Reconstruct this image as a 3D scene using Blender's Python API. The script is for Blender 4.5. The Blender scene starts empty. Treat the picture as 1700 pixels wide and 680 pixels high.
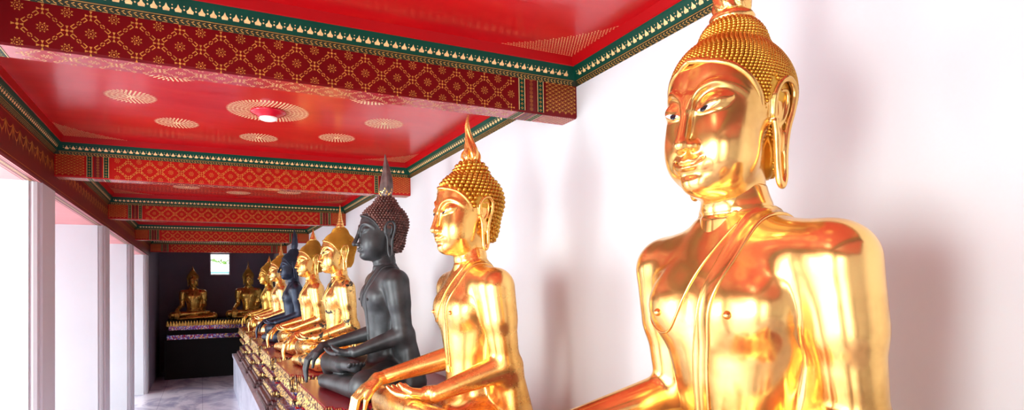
import bpy, math, random, time
import numpy as np
from math import sin, cos, pi, radians, atan, atan2, sqrt, floor, ceil
from mathutils import Matrix, Vector

random.seed(7); np.random.seed(7)
T0 = time.time()
SC = bpy.context.scene
COL = SC.collection
CZ = 2.27                       # camera height above the floor; heights below are written relative to it

# ------------------------------------------------------------------ materials
def new_mat(name):
    m = bpy.data.materials.new(name); m.use_nodes = True
    nt = m.node_tree; b = nt.nodes['Principled BSDF']
    return m, nt, b
def N(nt, kind, **kw):
    n = nt.nodes.new(kind)
    for k, v in kw.items():
        if k in n.inputs: n.inputs[k].default_value = v
        else: setattr(n, k, v)
    return n
def noise(nt, scale, detail=4, rough=.5, coord='Object', dist=0.0, stretch=None):
    tc = N(nt, 'ShaderNodeTexCoord')
    src = tc.outputs[coord]
    if stretch:
        mp = N(nt, 'ShaderNodeMapping'); mp.inputs['Scale'].default_value = stretch
        nt.links.new(src, mp.inputs['Vector']); src = mp.outputs['Vector']
    n = N(nt, 'ShaderNodeTexNoise'); n.inputs['Scale'].default_value = scale
    n.inputs['Detail'].default_value = detail; n.inputs['Roughness'].default_value = rough
    n.inputs['Distortion'].default_value = dist
    nt.links.new(src, n.inputs['Vector'])
    return n.outputs['Fac']
def ramp(nt, fac, stops):
    r = N(nt, 'ShaderNodeValToRGB'); e = r.color_ramp.elements
    while len(e) < len(stops): e.new(.5)
    for i, (p, c) in enumerate(stops):
        e[i].position = p; e[i].color = (*c, 1) if len(c) == 3 else c
    nt.links.new(fac, r.inputs['Fac']); return r.outputs['Color']
def g3(v): return (v, v, v)
def bump(nt, b, fac, strength, dist=.01):
    bp = N(nt, 'ShaderNodeBump'); bp.inputs['Strength'].default_value = strength; bp.inputs['Distance'].default_value = dist
    nt.links.new(fac, bp.inputs['Height']); nt.links.new(bp.outputs['Normal'], b.inputs['Normal'])
def simple(name, c, rough=.5, metal=0, var=.12, scale=8, coat=0, spec=.5, emit=0, stretch=None):
    m, nt, b = new_mat(name)
    f = noise(nt, scale, 4, stretch=stretch)
    c0 = tuple(x*(1-var) for x in c); c1 = tuple(min(1, x*(1+var)) for x in c)
    nt.links.new(ramp(nt, f, [(.3, c0), (.7, c1)]), b.inputs['Base Color'])
    b.inputs['Roughness'].default_value = rough; b.inputs['Metallic'].default_value = metal
    b.inputs['Coat Weight'].default_value = coat; b.inputs['Coat Roughness'].default_value = .12
    b.inputs['Specular IOR Level'].default_value = spec
    if emit:
        b.inputs['Emission Color'].default_value = (*c, 1); b.inputs['Emission Strength'].default_value = emit
    return m
def gold_mat(name, base=(1.0, .66, .2), r0=.12, r1=.26, wear=0.0, dark=(.02, .018, .016), wscale=7, stain=.25, bmp=.04):
    m, nt, b = new_mat(name)
    f = noise(nt, 3.2, 5, .6)
    c = ramp(nt, f, [(.32, tuple(x*(1-stain) for x in (base[0], base[1]*.82, base[2]*.6))), (.55, base), (.75, (base[0], min(1, base[1]*1.06), base[2]*1.15))])
    rg = ramp(nt, noise(nt, 9, 6, .65), [(.3, g3(r0)), (.75, g3(r1))])
    metal = None
    if wear:
        w = ramp(nt, noise(nt, wscale, 7, .72, dist=.4), [(1-wear-.015, g3(0)), (1-wear+.015, g3(1))])
        mx = N(nt, 'ShaderNodeMixRGB'); nt.links.new(w, mx.inputs['Fac']); nt.links.new(c, mx.inputs[1])
        mx.inputs[2].default_value = (*dark, 1); c = mx.outputs[0]
        nt.links.new(ramp(nt, w, [(0, g3(.86)), (1, g3(0))]), b.inputs['Metallic'])
        mr = N(nt, 'ShaderNodeMixRGB'); nt.links.new(w, mr.inputs['Fac']); nt.links.new(rg, mr.inputs[1]); mr.inputs[2].default_value = (.5, .5, .5, 1); rg = mr.outputs[0]
    else:
        b.inputs['Metallic'].default_value = .86
    nt.links.new(c, b.inputs['Base Color']); nt.links.new(rg, b.inputs['Roughness'])
    if bmp: bump(nt, b, noise(nt, 5, 3), bmp, .05)
    return m

M = {}
M['gold_polished'] = gold_mat('polished gold leaf', (1.0, .655, .235), .12, .28, stain=.46, bmp=.05)
M['gold_satin'] = gold_mat('satin gold leaf', (1.0, .65, .22), .2, .34, stain=.24)
M['gold_flaked'] = gold_mat('flaking gold leaf', (1.0, .67, .24), .2, .35, wear=.42, wscale=6)
M['gold_pale'] = gold_mat('pale gold leaf', (1.0, .66, .25), .2, .34, wear=.36, wscale=8)
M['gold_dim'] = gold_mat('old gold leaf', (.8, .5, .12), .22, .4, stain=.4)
M['gold_curl'] = gold_mat('gold hair curls', (.74, .43, .07), .25, .38, stain=.35, bmp=0)
M['gold_curl_dark'] = gold_mat('brown gold hair curls', (.62, .38, .07), .3, .45, stain=.4, bmp=0)
M['gold_carved'] = gold_mat('carved gilding', (.80, .52, .19), .3, .5, wear=.50, dark=(.07, .025, .02), wscale=30)
M['gold_paint'] = simple('gold stencil paint', (.62, .34, .07), .38, .3, .25, 40)
M['gold_paint_pale'] = simple('pale gold stencil paint', (.90, .58, .26), .4, .1, .2, 40)
M['peach_paint'] = simple('peach gilt stencil', (1.0, .74, .42), .4, 0, .1, 30)
M['bronze'] = simple('dark bronze', (.062, .066, .068), .42, .35, .5, 7)
M['bronze_hair'] = simple('reddish bronze curls', (.17, .085, .07), .5, .35, .35, 20)
M['bronze_blue'] = simple('blue black bronze', (.05, .065, .10), .4, .5, .35, 6)
M['bronze_flame'] = simple('worn brown flame', (.17, .13, .12), .45, .3, .45, 14)
M['eye_white'] = simple('eye white', (.80, .80, .82), .18, 0, .03, 20)
M['eye_grey'] = simple('dark eye inlay', (.16, .17, .18), .25, 0, .1, 20)
M['iris'] = simple('black iris', (.012, .014, .025), .12, 0, .2, 20)
M['wall'] = simple('white limewash wall', (.71, .745, .765), .65, 0, .018, 1.6)
M['pier'] = simple('white plaster pier', (.64, .665, .69), .6, 0, .02, 2)
M['dim_wall'] = simple('shaded lavender plaster', (.22, .19, .25), .7, 0, .06, 2)  # darkened plaster; the shade of the closed end is in its colour
def red_ceiling(name):
    m, nt, b = new_mat(name)
    f = noise(nt, 2.2, 6, .6, stretch=(1, 2.2, 1))
    nt.links.new(ramp(nt, f, [(.3, (.54, .004, .010)), (.6, (.62, .008, .012)), (.8, (.66, .022, .014))]), b.inputs['Base Color'])
    nt.links.new(ramp(nt, noise(nt, 4, 6, .7), [(.3, g3(.13)), (.7, g3(.24))]), b.inputs['Roughness'])
    b.inputs['Specular IOR Level'].default_value = .75
    bump(nt, b, noise(nt, 3.0, 5, .6, stretch=(1, 2.6, 1)), .07, .03)
    return m
M['red'] = red_ceiling('red lacquer')
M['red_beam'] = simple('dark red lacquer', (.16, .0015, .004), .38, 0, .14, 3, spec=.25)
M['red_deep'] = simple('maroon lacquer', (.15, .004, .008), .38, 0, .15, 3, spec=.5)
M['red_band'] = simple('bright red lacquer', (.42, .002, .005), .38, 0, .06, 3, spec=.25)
M['red_far_lit'] = simple('far red lacquer with low light', (.46, .010, .006), .4, 0, .12, 3, spec=.3)  # lighter copy of the beam red; low-angle light put into far beams
M['red_soffit'] = simple('glossy red soffit', (.45, .02, .035), .2, 0, .12, 3, spec=1.0)  # gloss, plus a base colour lightened for the floor reflection
M['outer_soffit'] = simple('red outer soffit with bounce light', (.78, .32, .31), .5, 0, .08, 3)  # red paint lightened to pink; courtyard bounce light is in the colour
M['green'] = simple('dark green paint', (.002, .06, .036), .45, 0, .15, 6, spec=.2)
M['brown_green'] = simple('brown green paint', (.03, .035, .018), .5, 0, .3, 12, spec=.2)
M['lamp_red'] = simple('red enamel', (.62, .008, .03), .2, 0, .05, 3, coat=.4)
M['lamp_glow'] = simple('frosted lamp glass', (.95, .95, .92), .4, 0, .02, 3, emit=.22)
M['top_red'] = simple('red lacquered seat', (.33, .02, .035), .25, 0, .15, 5)
M['mauve'] = simple('mauve carved mortar', (.20, .125, .125), .6, .2, .5, 22)
M['black'] = simple('black lacquer', (.0025, .002, .0025), .8, 0, .3, 4)
def mosaic(name, dark=1.0, scale=34):
    m, nt, b = new_mat(name)
    tc = N(nt, 'ShaderNodeTexCoord'); v = N(nt, 'ShaderNodeTexVoronoi'); v.inputs['Scale'].default_value = scale
    nt.links.new(tc.outputs['Object'], v.inputs['Vector'])
    s = N(nt, 'ShaderNodeSeparateColor'); nt.links.new(v.outputs['Color'], s.inputs[0])
    d = dark
    col = ramp(nt, s.outputs[0], [(.0, (.10*d, .10*d, .38*d)), (.25, (.40*d, .03*d, .06*d)), (.5, (.62*d, .64*d, .75*d)), (.7, (.20*d, .10*d, .36*d)), (.85, (.7*d, .45*d, .14*d))])
    for n in nt.nodes:
        if n.type == 'VALTORGB' : n.color_ramp.interpolation = 'CONSTANT'
    nt.links.new(col, b.inputs['Base Color']); b.inputs['Roughness'].default_value = .18; b.inputs['Metallic'].default_value = .55
    return m
M['mosaic'] = mosaic('mirror glass mosaic')
M['mosaic_pale'] = mosaic('pale mirror glass mosaic', 1.2, 50)
def marble(name, base, vein, scale=1.1, rough=.16):
    m, nt, b = new_mat(name)
    f = noise(nt, scale, 9, .62, dist=1.6, stretch=(1.0, .55, 1))
    c = ramp(nt, f, [(.36, vein), (.47, tuple((a+b_)/2 for a, b_ in zip(base, vein))), (.54, base), (.75, tuple(min(1, x*1.08) for x in base))])
    tc = N(nt, 'ShaderNodeTexCoord'); br = N(nt, 'ShaderNodeTexBrick'); br.offset = 0; br.inputs['Scale'].default_value = 1.0
    br.inputs['Brick Width'].default_value = .8; br.inputs['Row Height'].default_value = .8; br.inputs['Mortar Size'].default_value = .004
    br.inputs['Color1'].default_value = (1, 1, 1, 1); br.inputs['Color2'].default_value = (.94, .94, .96, 1); br.inputs['Mortar'].default_value = (.55, .55, .6, 1)
    nt.links.new(tc.outputs['Object'], br.inputs['Vector'])
    mx = N(nt, 'ShaderNodeMixRGB', blend_type='MULTIPLY'); mx.inputs['Fac'].default_value = 1
    nt.links.new(c, mx.inputs[1]); nt.links.new(br.outputs['Color'], mx.inputs[2])
    nt.links.new(mx.outputs[0], b.inputs['Base Color']); b.inputs['Roughness'].default_value = rough
    return m
M['floor'] = marble('blue white marble floor', (.86, .88, .97), (.46, .48, .64))
M['plinth'] = marble('grey white marble slabs', (.66, .68, .78), (.42, .45, .56), 1.6, .3)
M['paving'] = simple('pale courtyard paving', (.82, .81, .8), .8, 0, .05, 1)
M['roof'] = simple('roof underside', (.5, .45, .42), .8, 0, .05, 1)
M['frame_white'] = simple('white window frame', (.85, .86, .88), .4, 0, .03, 4)
M['roof_teal'] = simple('teal glazed tiles', (.10, .30, .34), .4, 0, .1, 6)
M['roof_orange'] = simple('orange glazed tiles', (.75, .20, .08), .4, 0, .1, 6)
M['leaf'] = simple('foliage', (.10, .20, .03), .6, 0, .4, 6)
M['bark'] = simple('bark', (.12, .08, .05), .8, 0, .3, 6)

# ------------------------------------------------------------------ mesh helpers
class MB:
    """collects polygons with a material slot each; build() links ONE mesh object"""
    def __init__(s): s.v = []; s.f = []; s.mi = []; s.sm = []; s.mats = []
    def slot(s, m):
        if m not in s.mats: s.mats.append(m)
        return s.mats.index(m)
    def poly(s, pts, m, smooth=False):
        b = len(s.v); s.v.extend(pts); s.f.append(tuple(range(b, b+len(pts)))); s.mi.append(s.slot(m)); s.sm.append(smooth)
    def mesh(s, verts, faces, m, smooth=True):
        b = len(s.v); s.v.extend([tuple(p) for p in verts]); k = s.slot(m)
        for f in faces:
            s.f.append(tuple(b+i for i in f)); s.mi.append(k); s.sm.append(smooth)
    def box(s, a, b, m):
        (x0, y0, z0), (x1, y1, z1) = a, b
        V = [(x0,y0,z0),(x1,y0,z0),(x1,y1,z0),(x0,y1,z0),(x0,y0,z1),(x1,y0,z1),(x1,y1,z1),(x0,y1,z1)]
        s.mesh(V, [(3,2,1,0),(4,5,6,7),(0,1,5,4),(1,2,6,5),(2,3,7,6),(3,0,4,7)], m, False)
    def build(s, name, parent=None, kind=None, loc=None):
        me = bpy.data.meshes.new(name); me.from_pydata(s.v, [], s.f)
        for m in s.mats: me.materials.append(M[m])
        me.polygons.foreach_set('material_index', s.mi); me.polygons.foreach_set('use_smooth', s.sm)
        me.update()
        return link(name, me, parent, kind, loc)
def link(name, me, parent=None, kind=None, loc=None):
    o = bpy.data.objects.new(name, me); COL.objects.link(o)
    if parent: o.parent = parent
    if kind: o['kind'] = kind
    if loc: o.location = loc
    return o
def tag(o, label, cat, group=None):
    o['label'] = label; o['category'] = cat
    if group: o['group'] = group
    return o
def thing(name, label, cat, loc=(0, 0, 0), rz=0, group=None):
    o = bpy.data.objects.new(name, None); COL.objects.link(o); o.empty_display_size = .1
    o.location = loc; o.rotation_euler = (0, 0, rz)
    return tag(o, label, cat, group)
def lathe(prof, n=32, lobes=0, amp=0, twist=0, bend=None, c=(0, 0, 0)):
    V = []; F = []
    for k, (r, z) in enumerate(prof):
        ox, oy = bend(z) if bend else (0, 0)
        for i in range(n):
            a = 2*pi*i/n
            rr = r*(1+amp*cos(lobes*(a+twist*z))) if lobes else r
            V.append((c[0]+ox+rr*cos(a), c[1]+oy+rr*sin(a), c[2]+z))
    for k in range(len(prof)-1):
        for i in range(n):
            j = (i+1) % n
            F.append((k*n+i, k*n+j, (k+1)*n+j, (k+1)*n+i))
    F.append(tuple(range(n-1, -1, -1))); F.append(tuple((len(prof)-1)*n+i for i in range(n)))
    return V, F

# ------------------------------------------------------------------ signed distance modelling
def sub(P, c): return P-np.array(c)
def sph(P, c, r): return np.linalg.norm(P-np.array(c), axis=1)-r
def ell(P, c, r, rz=0, rx=0, ry=0):
    q = P-np.array(c)
    if rz or rx or ry:
        R = np.array(Matrix.Rotation(rz, 3, 'Z') @ Matrix.Rotation(rx, 3, 'X') @ Matrix.Rotation(ry, 3, 'Y')); q = q @ R
    r = np.array(r); k0 = np.linalg.norm(q/r, axis=1); k1 = np.linalg.norm(q/(r*r), axis=1)
    return k0*(k0-1)/np.maximum(k1, 1e-9)
def cap(P, a, b, ra, rb):
    a = np.array(a, float); b = np.array(b, float); ab = b-a; q = P-a
    t = np.clip(q @ ab/(ab @ ab), 0, 1)
    return np.linalg.norm(q-t[:, None]*ab, axis=1)-(ra+(rb-ra)*t)
def chain(P, pts, rs):
    d = None
    for i in range(len(pts)-1):
        e = cap(P, pts[i], pts[i+1], rs[i], rs[i+1]); d = e if d is None else np.minimum(d, e)
    return d
def smin(a, b, k):
    h = np.clip(.5+.5*(b-a)/k, 0, 1); return b*(1-h)+a*h-k*h*(1-h)
def smax(a, b, k): return -smin(-a, -b, k)
def spline(pts, n=24):
    """Catmull-Rom through pts"""
    P = [np.array(p, float) for p in pts]; P = [2*P[0]-P[1]]+P+[2*P[-1]-P[-2]]; out = []
    segs = len(P)-3
    for s in range(segs):
        p0, p1, p2, p3 = P[s:s+4]
        m = max(2, n//segs)
        for i in range(m):
            t = i/m
            out.append(.5*((2*p1)+(-p0+p2)*t+(2*p0-5*p1+4*p2-p3)*t*t+(-p0+3*p1-3*p2+p3)*t**3))
    out.append(P[-2]); return np.array(out)
def grad(f, P, e=.0012):
    K = np.array([[1,-1,-1],[-1,-1,1],[-1,1,-1],[1,1,1]], float)
    g = sum(k*f(P+k*e)[:, None] for k in K); n = np.linalg.norm(g, axis=1, keepdims=True)
    return g/np.maximum(n, 1e-9), n[:, 0]/(4*e)
def project(f, P, iters=3, cl=.006):
    for _ in range(iters):
        d = f(P); n, m = grad(f, P)
        P = P-n*np.clip(d/np.maximum(m, .3), -cl, cl)[:, None]
    return P
def polygonise(f, lo, hi, h, smooth_it=2):
    lo = np.array(lo, float); hi = np.array(hi, float); B = 8
    nb = np.ceil((hi-lo)/(h*B)).astype(int); n = nb*B+1
    ax = [lo[i]+h*np.arange(n[i]) for i in range(3)]
    cs = [lo[i]+h*B*(np.arange(nb[i])+.5) for i in range(3)]
    C = np.stack(np.meshgrid(*cs, indexing='ij'), -1).reshape(-1, 3)
    dc = f(C).reshape(nb)
    act = np.abs(dc) < h*B*1.9
    D = np.empty(n); D[:] = 1
    D[:-1, :-1, :-1] = np.repeat(np.repeat(np.repeat(dc, B, 0), B, 1), B, 2)
    D[-1] = 1; D[:, -1] = 1; D[:, :, -1] = 1
    need = np.zeros(n, bool)
    for bi in np.argwhere(act):
        s = bi*B; need[s[0]:s[0]+B+1, s[1]:s[1]+B+1, s[2]:s[2]+B+1] = True
    idx = np.argwhere(need); P = lo+idx*h; vals = np.empty(len(P))
    for i in range(0, len(P), 200000): vals[i:i+200000] = f(P[i:i+200000])
    D[need] = vals
    D[0] = np.maximum(D[0], 1e-4); D[-1] = np.maximum(D[-1], 1e-4); D[:, 0] = np.maximum(D[:, 0], 1e-4); D[:, -1] = np.maximum(D[:, -1], 1e-4)
    D[:, :, 0] = np.maximum(D[:, :, 0], 1e-4); D[:, :, -1] = np.maximum(D[:, :, -1], 1e-4)
    S = D < 0
    cnt = np.zeros(np.array(n)-1, int)
    cor = [(i, j, k) for i in (0, 1) for j in (0, 1) for k in (0, 1)]
    sl = lambda o, a: slice(o, n[a]-1+o)
    for c in cor: cnt += S[sl(c[0], 0), sl(c[1], 1), sl(c[2], 2)]
    cell = (cnt > 0) & (cnt < 8)
    ci = np.argwhere(cell); vid = -np.ones(cell.shape, int); vid[cell] = np.arange(len(ci))
    acc = np.zeros((len(ci), 3)); w = np.zeros(len(ci))
    for a in cor:
        for axis in range(3):
            if a[axis]: continue
            b = list(a); b[axis] = 1
            da = D[tuple((ci+np.array(a)).T)]; db = D[tuple((ci+np.array(b)).T)]
            x = (da < 0) != (db < 0)
            t = np.where(x, da/np.where(x, da-db, 1), 0)
            p = ci+np.array(a, float); p[:, axis] += t
            acc += p*x[:, None]; w += x
    V = lo+h*acc/w[:, None]
    Q = []
    for axis in range(3):
        o1, o2 = (axis+1) % 3, (axis+2) % 3
        s0 = [slice(None)]*3; s1 = [slice(None)]*3
        s0[axis] = slice(0, -1); s1[axis] = slice(1, None)
        A = S[tuple(s0)]; Bq = S[tuple(s1)]
        e = np.argwhere(A != Bq)
        ok = (e[:, o1] > 0) & (e[:, o2] > 0) & (e[:, o1] < n[o1]-1) & (e[:, o2] < n[o2]-1)
        e = e[ok]
        inside = A[tuple(e.T)]
        q = []
        for d1, d2 in ((-1, -1), (0, -1), (0, 0), (-1, 0)):
            c = e.copy(); c[:, o1] += d1; c[:, o2] += d2; q.append(vid[tuple(c.T)])
        q = np.stack(q, 1)
        q[~inside] = q[~inside][:, ::-1]
        Q.append(q)
    Q = np.concatenate(Q)
    for _ in range(smooth_it):
        s = np.zeros_like(V); k = np.zeros(len(V))
        for a in range(4):
            for b in (1, 3):
                np.add.at(s, Q[:, a], V[Q[:, (a+b) % 4]]); np.add.at(k, Q[:, a], 1)
        V = V*.4+.6*s/np.maximum(k, 1)[:, None]
        V = project(f, V, 1)
    V = project(f, V, 1)
    return V, Q

# ------------------------------------------------------------------ the seated figure (faces -Y, its left is +X, seat at z = 0, chin at z = 1)
HO = np.array([0, -.012, 1.0])           # head frame: chin underside at the origin

def lerp(z, tab, k): return np.interp(z, [t[0] for t in tab], [t[k] for t in tab])
TAB = [(-.02, .25, .17, .03), (.12, .225, .165, .02), (.24, .19, .145, .01), (.34, .170, .130, .0), (.44, .172, .128, -.004), (.54, .198, .138, -.008),
       (.64, .235, .150, -.006), (.72, .262, .155, -.002), (.79, .272, .148, .004), (.85, .25, .128, .010), (.90, .20, .105, .014), (.935, .145, .09, .014), (.97, .10, .083, .01), (1.02, .088, .082, .005)]
ZS = np.linspace(-.02, 1.02, 240)
def _sm(k):
    v = np.interp(ZS, [t[0] for t in TAB], [t[k] for t in TAB])
    for _ in range(60): v[1:-1] = .5*v[1:-1]+.25*(v[:-2]+v[2:])
    return v
TA, TB_, TY = _sm(1), _sm(2), _sm(3)
def torso(P):
    z = np.clip(P[:, 2], -.02, 1.02)
    a = np.interp(z, ZS, TA); b = np.interp(z, ZS, TB_); y = np.interp(z, ZS, TY)
    qx, qy = P[:, 0], P[:, 1]-y
    k0 = np.sqrt((qx/a)**2+(qy/b)**2); k1 = np.sqrt((qx/(a*a))**2+(qy/(b*b))**2)
    d = k0*(k0-1)/np.maximum(k1, 1e-6)
    return smax(d*.92, np.maximum(P[:, 2]-1.03, -.015-P[:, 2]), .01)
def right_hand(P):
    d = cap(P, (-.425, -.345, .315), (-.425, -.40, .305), .038, .040)
    d = smin(d, ell(P, (-.428, -.455, .268), (.058, .062, .026), rx=.55), .035)
    L = (.0, .012, .016, .002)
    for i in range(4):
        x = -.478+.034*i; t = L[i]
        pts = [(x*.98-.006, -.470, .258), (x, -.523, .205), (x+.002, -.541, .128), (x+.004, -.535, .045-t*1.6+.012)]
        d = smin(d, chain(P, pts, [.0195, .0175, .0150, .0095]), .008)
    th = [(-.385, -.41, .285), (-.352, -.452, .255), (-.340, -.487, .205), (-.338, -.497, .150)]
    return smin(d, chain(P, th, [.022, .0195, .016, .010]), .014)
def left_hand(P):
    w = np.array((.215, -.285, .305)); dv = np.array((-.86, -.50, .0)); dv /= np.linalg.norm(dv); sv = np.array((.50, -.86, 0)); sv /= np.linalg.norm(sv)
    up = np.array((0, 0, 1.))
    d = cap(P, w+up*.005, w+dv*.05, .037, .036)
    ang = atan2(dv[1], dv[0])
    d = smin(d, ell(P, w+dv*.105-up*.012, (.072, .055, .022), rz=ang), .03)
    L = (.0, -.006, -.010, -.026)
    for i in range(4):
        s = .042-.029*i; l = L[i]
        b = w+dv*.15+sv*s-up*.014
        pts = [b, b+dv*(.05+l*.4)+up*.002, b+dv*(.09+l)+up*.014, b+dv*(.122+l*1.3)+up*.034]
        d = smin(d, chain(P, pts, [.0180, .0165, .0145, .0095]), .007)
    th = [w+dv*.055+sv*.03, w+dv*.085+sv*.068+up*.012, w+dv*.118+sv*.082+up*.028, w+dv*.155+sv*.076+up*.046]
    return smin(d, chain(P, th, [.025, .021, .0165, .010]), .014)
def legs(P):
    d = cap(P, (.12, .03, .11), (.55, -.27, .105), .125, .098)
    d = smin(d, cap(P, (-.12, .03, .11), (-.54, -.27, .12), .125, .095), .05)
    d = smin(d, sph(P, (.565, -.285, .105), .105), .05)
    d = smin(d, sph(P, (-.555, -.285, .12), .100), .05)
    d = smin(d, ell(P, (0, -.14, .07), (.42, .27, .115)), .06)
    d = smin(d, ell(P, (0, .06, .1), (.30, .2, .12)), .06)
    low = cap(P, (.56, -.31, .082), (-.18, -.425, .058), .084, .052)
    d = smin(d, low, .022)
    foot2 = cap(P, (-.18, -.43, .05), (-.40, -.41, .045), .046, .040); d = smin(d, foot2, .02)
    top = cap(P, (-.555, -.315, .165), (.18, -.365, .212), .088, .056)
    d = smin(d, top, .022)
    ft = cap(P, (.16, -.365, .222), (.40, -.318, .222), .046, .044)
    d = smin(d, ft, .025)
    for i in range(5):
        y = -.372+.026*i
        d = smin(d, chain(P, [(.40, y*.94-.02, .228), (.445-.003*i, y, .240), (.468-.006*i, y+.002, .250)], [.015, .0145, .010]), .006)
    return np.maximum(d, .002-P[:, 2])
def body_f(P, hands=True):
    d = torso(P)
    for s in (-1, 1):
        d = smin(d, ell(P, (s*.118, -.092, .705), (.098, .066, .085)), .06)
        d = smin(d, ell(P, (s*.245, .012, .838), (.125, .090, .080), ry=s*.22), .07)
        up = cap(P, (s*.294, .015, .820), (s*.300, .060, .425), .090, .070)
        d = smin(d, up, .03)
        d = smin(d, cap(P, (s*.288, .015, .80), (s*.302, .03, .66), .086, .082), .03)
    d = smin(d, cap(P, (.302, .055, .425), (.222, -.28, .305), .074, .038), .025)
    d = smin(d, cap(P, (-.310, .055, .425), (-.425, -.35, .318), .072, .040), .025)
    d = smin(d, cap(P, (.285, .095, .42), (.26, .14, .06), .055, .11), .05)      # robe falling from the left arm
    d = smin(d, legs(P), .045)
    d = smin(d, ell(P, (.225, .055, .42), (.085, .055, .22)), .04)                          # robe between the left arm and the flank
    # neck folds
    r = np.sqrt(P[:, 0]**2+P[:, 1]**2)
    g = np.exp(-((P[:, 2]-.962-.15*P[:, 1])/.007)**2)*(r < .17)
    d = d+.005*g
    if hands: d = smin(d, np.minimum(right_hand(P), left_hand(P)), .008)
    return np.maximum(d, .002-P[:, 2])
def head_base(P):
    d = ell(P, (0, .020, .285), (.142, .172, .150))
    d = smin(d, ell(P, (0, -.050, .192), (.121, .122, .198)), .06)
    d = smin(d, ell(P, (0, -.062, .083), (.090, .104, .085)), .06)
    return d
def ear(P):
    Q = P.copy(); Q[:, 0] = np.abs(Q[:, 0])
    ex = lambda z: .124+.016*(z-.02)/.27
    pt = lambda y, z, o=0: (ex(z)+o, y, z)
    loop = spline([pt(-.006, .200, .002), pt(-.012, .245, .008), pt(.006, .280, .014), pt(.036, .288, .019), pt(.059, .262, .020), pt(.058, .215, .016), pt(.047, .165, .010), pt(.041, .10, .008), pt(.041, .045, .010), pt(.029, .018, .011), pt(.015, .036, .009), pt(.011, .09, .005), pt(.008, .15, .002), pt(.000, .18, .001)], 42)
    d = chain(Q, loop, [.0088]*len(loop))
    inner = spline([pt(.012, .258, .010), pt(.033, .258, .014), pt(.040, .225, .013), pt(.031, .190, .009), pt(.014, .172, .006)], 16)
    d = np.minimum(d, chain(Q, inner, [.0048]*len(inner)))
    d = smin(d, ell(Q, pt(.019, .225, .000), (.008, .032, .058)), .008)
    d = smin(d, ell(Q, pt(.023, .140, .002), (.008, .016, .038)), .008)
    return d
def head_f(P, ears=True, nose_out=.010):
    X = P[:, 0]; Y = P[:, 1]; Z = P[:, 2]
    d = head_base(P); P0 = P
    P = P.copy(); P[:, 2] = Z+np.interp(Z, [0, .045, .07, .12, .212, .26, .33], [0, .012, .022, .022, .015, .010, 0])   # height of the features
    Q = P.copy(); Q[:, 0] = np.abs(X)
    d = smin(d, sph(P, (0, -.139, .034), .037), .04)                                    # chin
    d = smin(d, ell(Q, (.055, -.096, .150), (.060, .062, .085)), .05)                    # cheeks
    # soft hollow under the brow, then the heavy lid
    d = smax(d, -ell(Q, (.056, -.201, .250), (.040, .034, .022), ry=-.2), .022)
    d = smin(d, ell(Q, (.056, -.136, .236), (.042, .034, .025), ry=-.2), .010)
    lid = spline([(.024, -.168, .222), (.042, -.172, .219), (.062, -.168, .222), (.084, -.150, .235), (.098, -.130, .245)], 16)
    d = smin(d, chain(Q, lid, [.0030]*len(lid)), .008)
    # brow line running into the nose ridge
    bl = spline([(.0085, -.182, .228), (.018, -.178, .252), (.042, -.171, .273), (.072, -.152, .281), (.100, -.118, .270), (.116, -.090, .250)], 30)
    d = smin(d, chain(Q, bl, [.0060]*len(bl)), .012)
    NS = nose_out
    nose = spline([(0, -.172, .255), (0, -.182-.2*NS, .215), (0, -.190-.6*NS, .175), (0, -.197-NS, .143)], 12)
    d = smin(d, chain(P, nose, list(np.linspace(.011, .0165, len(nose)))), .018)
    d = smin(d, sph(P, (0, -.195-NS, .140), .0175), .008)
    d = smin(d, ell(Q, (.0205, -.178-.5*NS, .138), (.0145, .022, .0135)), .008)
    d = smax(d, -ell(Q, (.0105, -.190-.8*NS, .120), (.0065, .011, .006)), .004)
    # lips
    d = smin(d, ell(P, (0, -.160, .094), (.050, .026, .030)), .015)
    ul = spline([(-.045, -.158, .110), (-.024, -.181, .101), (-.009, -.189, .1035), (0, -.189, .1015), (.009, -.189, .1035), (.024, -.181, .101), (.045, -.158, .110)], 24)
    d = smin(d, chain(P, ul, list(.0040+.0036*np.sin(np.linspace(0, pi, len(ul))))), .004)
    ll = spline([(-.038, -.161, .104), (-.02, -.180, .087), (0, -.187, .083), (.02, -.180, .087), (.038, -.161, .104)], 20)
    d = smin(d, chain(P, ll, list(.0032+.0060*np.sin(np.linspace(0, pi, len(ll))))), .005)
    sl = spline([(-.046, -.166, .1095), (-.02, -.193, .0945), (0, -.200, .0935), (.02, -.193, .0945), (.046, -.166, .1095)], 18)
    d = smax(d, -chain(P, sl, [.0028]*len(sl)), .004)
    d = smax(d, -ell(P, (0, -.193, .060), (.026, .014, .008)), .016)
    d = smax(d, -ell(P, (0, -.205, .116), (.006, .012, .012)), .006)
    P = P0
    nk = cap(P, (0, .012, -.13), (0, .018, .12), .092, .080)
    nk = nk+.005*np.exp(-((Z-.005-.22*Y)/.007)**2)+.004*np.exp(-((Z+.038-.15*Y)/.006)**2)
    d = smin(d, nk, .022)
    if ears: d = smin(d, ear(P), .008)
    return d
ZC = [(-.25, .375), (-.178, .345), (-.15, .338), (-.12, .318), (-.09, .286), (-.06, .245), (-.035, .200), (-.022, .170), (-.005, .165), (.03, .12), (.055, .075), (.09, .052), (.25, .045)]
def hair_cut(y): return np.interp(y, [a for a, b in ZC], [b for a, b in ZC])
def hair_f(P, tall=1.0, cut=True):
    d = ell(P, (0, .022, .285), (.153, .183, .158))
    d = smin(d, ell(P, (0, .05, .16), (.115, .125, .14)), .04)
    d = smin(d, ell(P, (0, .030, .415*1.0), (.090, .092, .088*tall)), .018)
    if cut: d = smax(d, (hair_cut(P[:, 1])-P[:, 2])*.72, .004)
    return d
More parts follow.
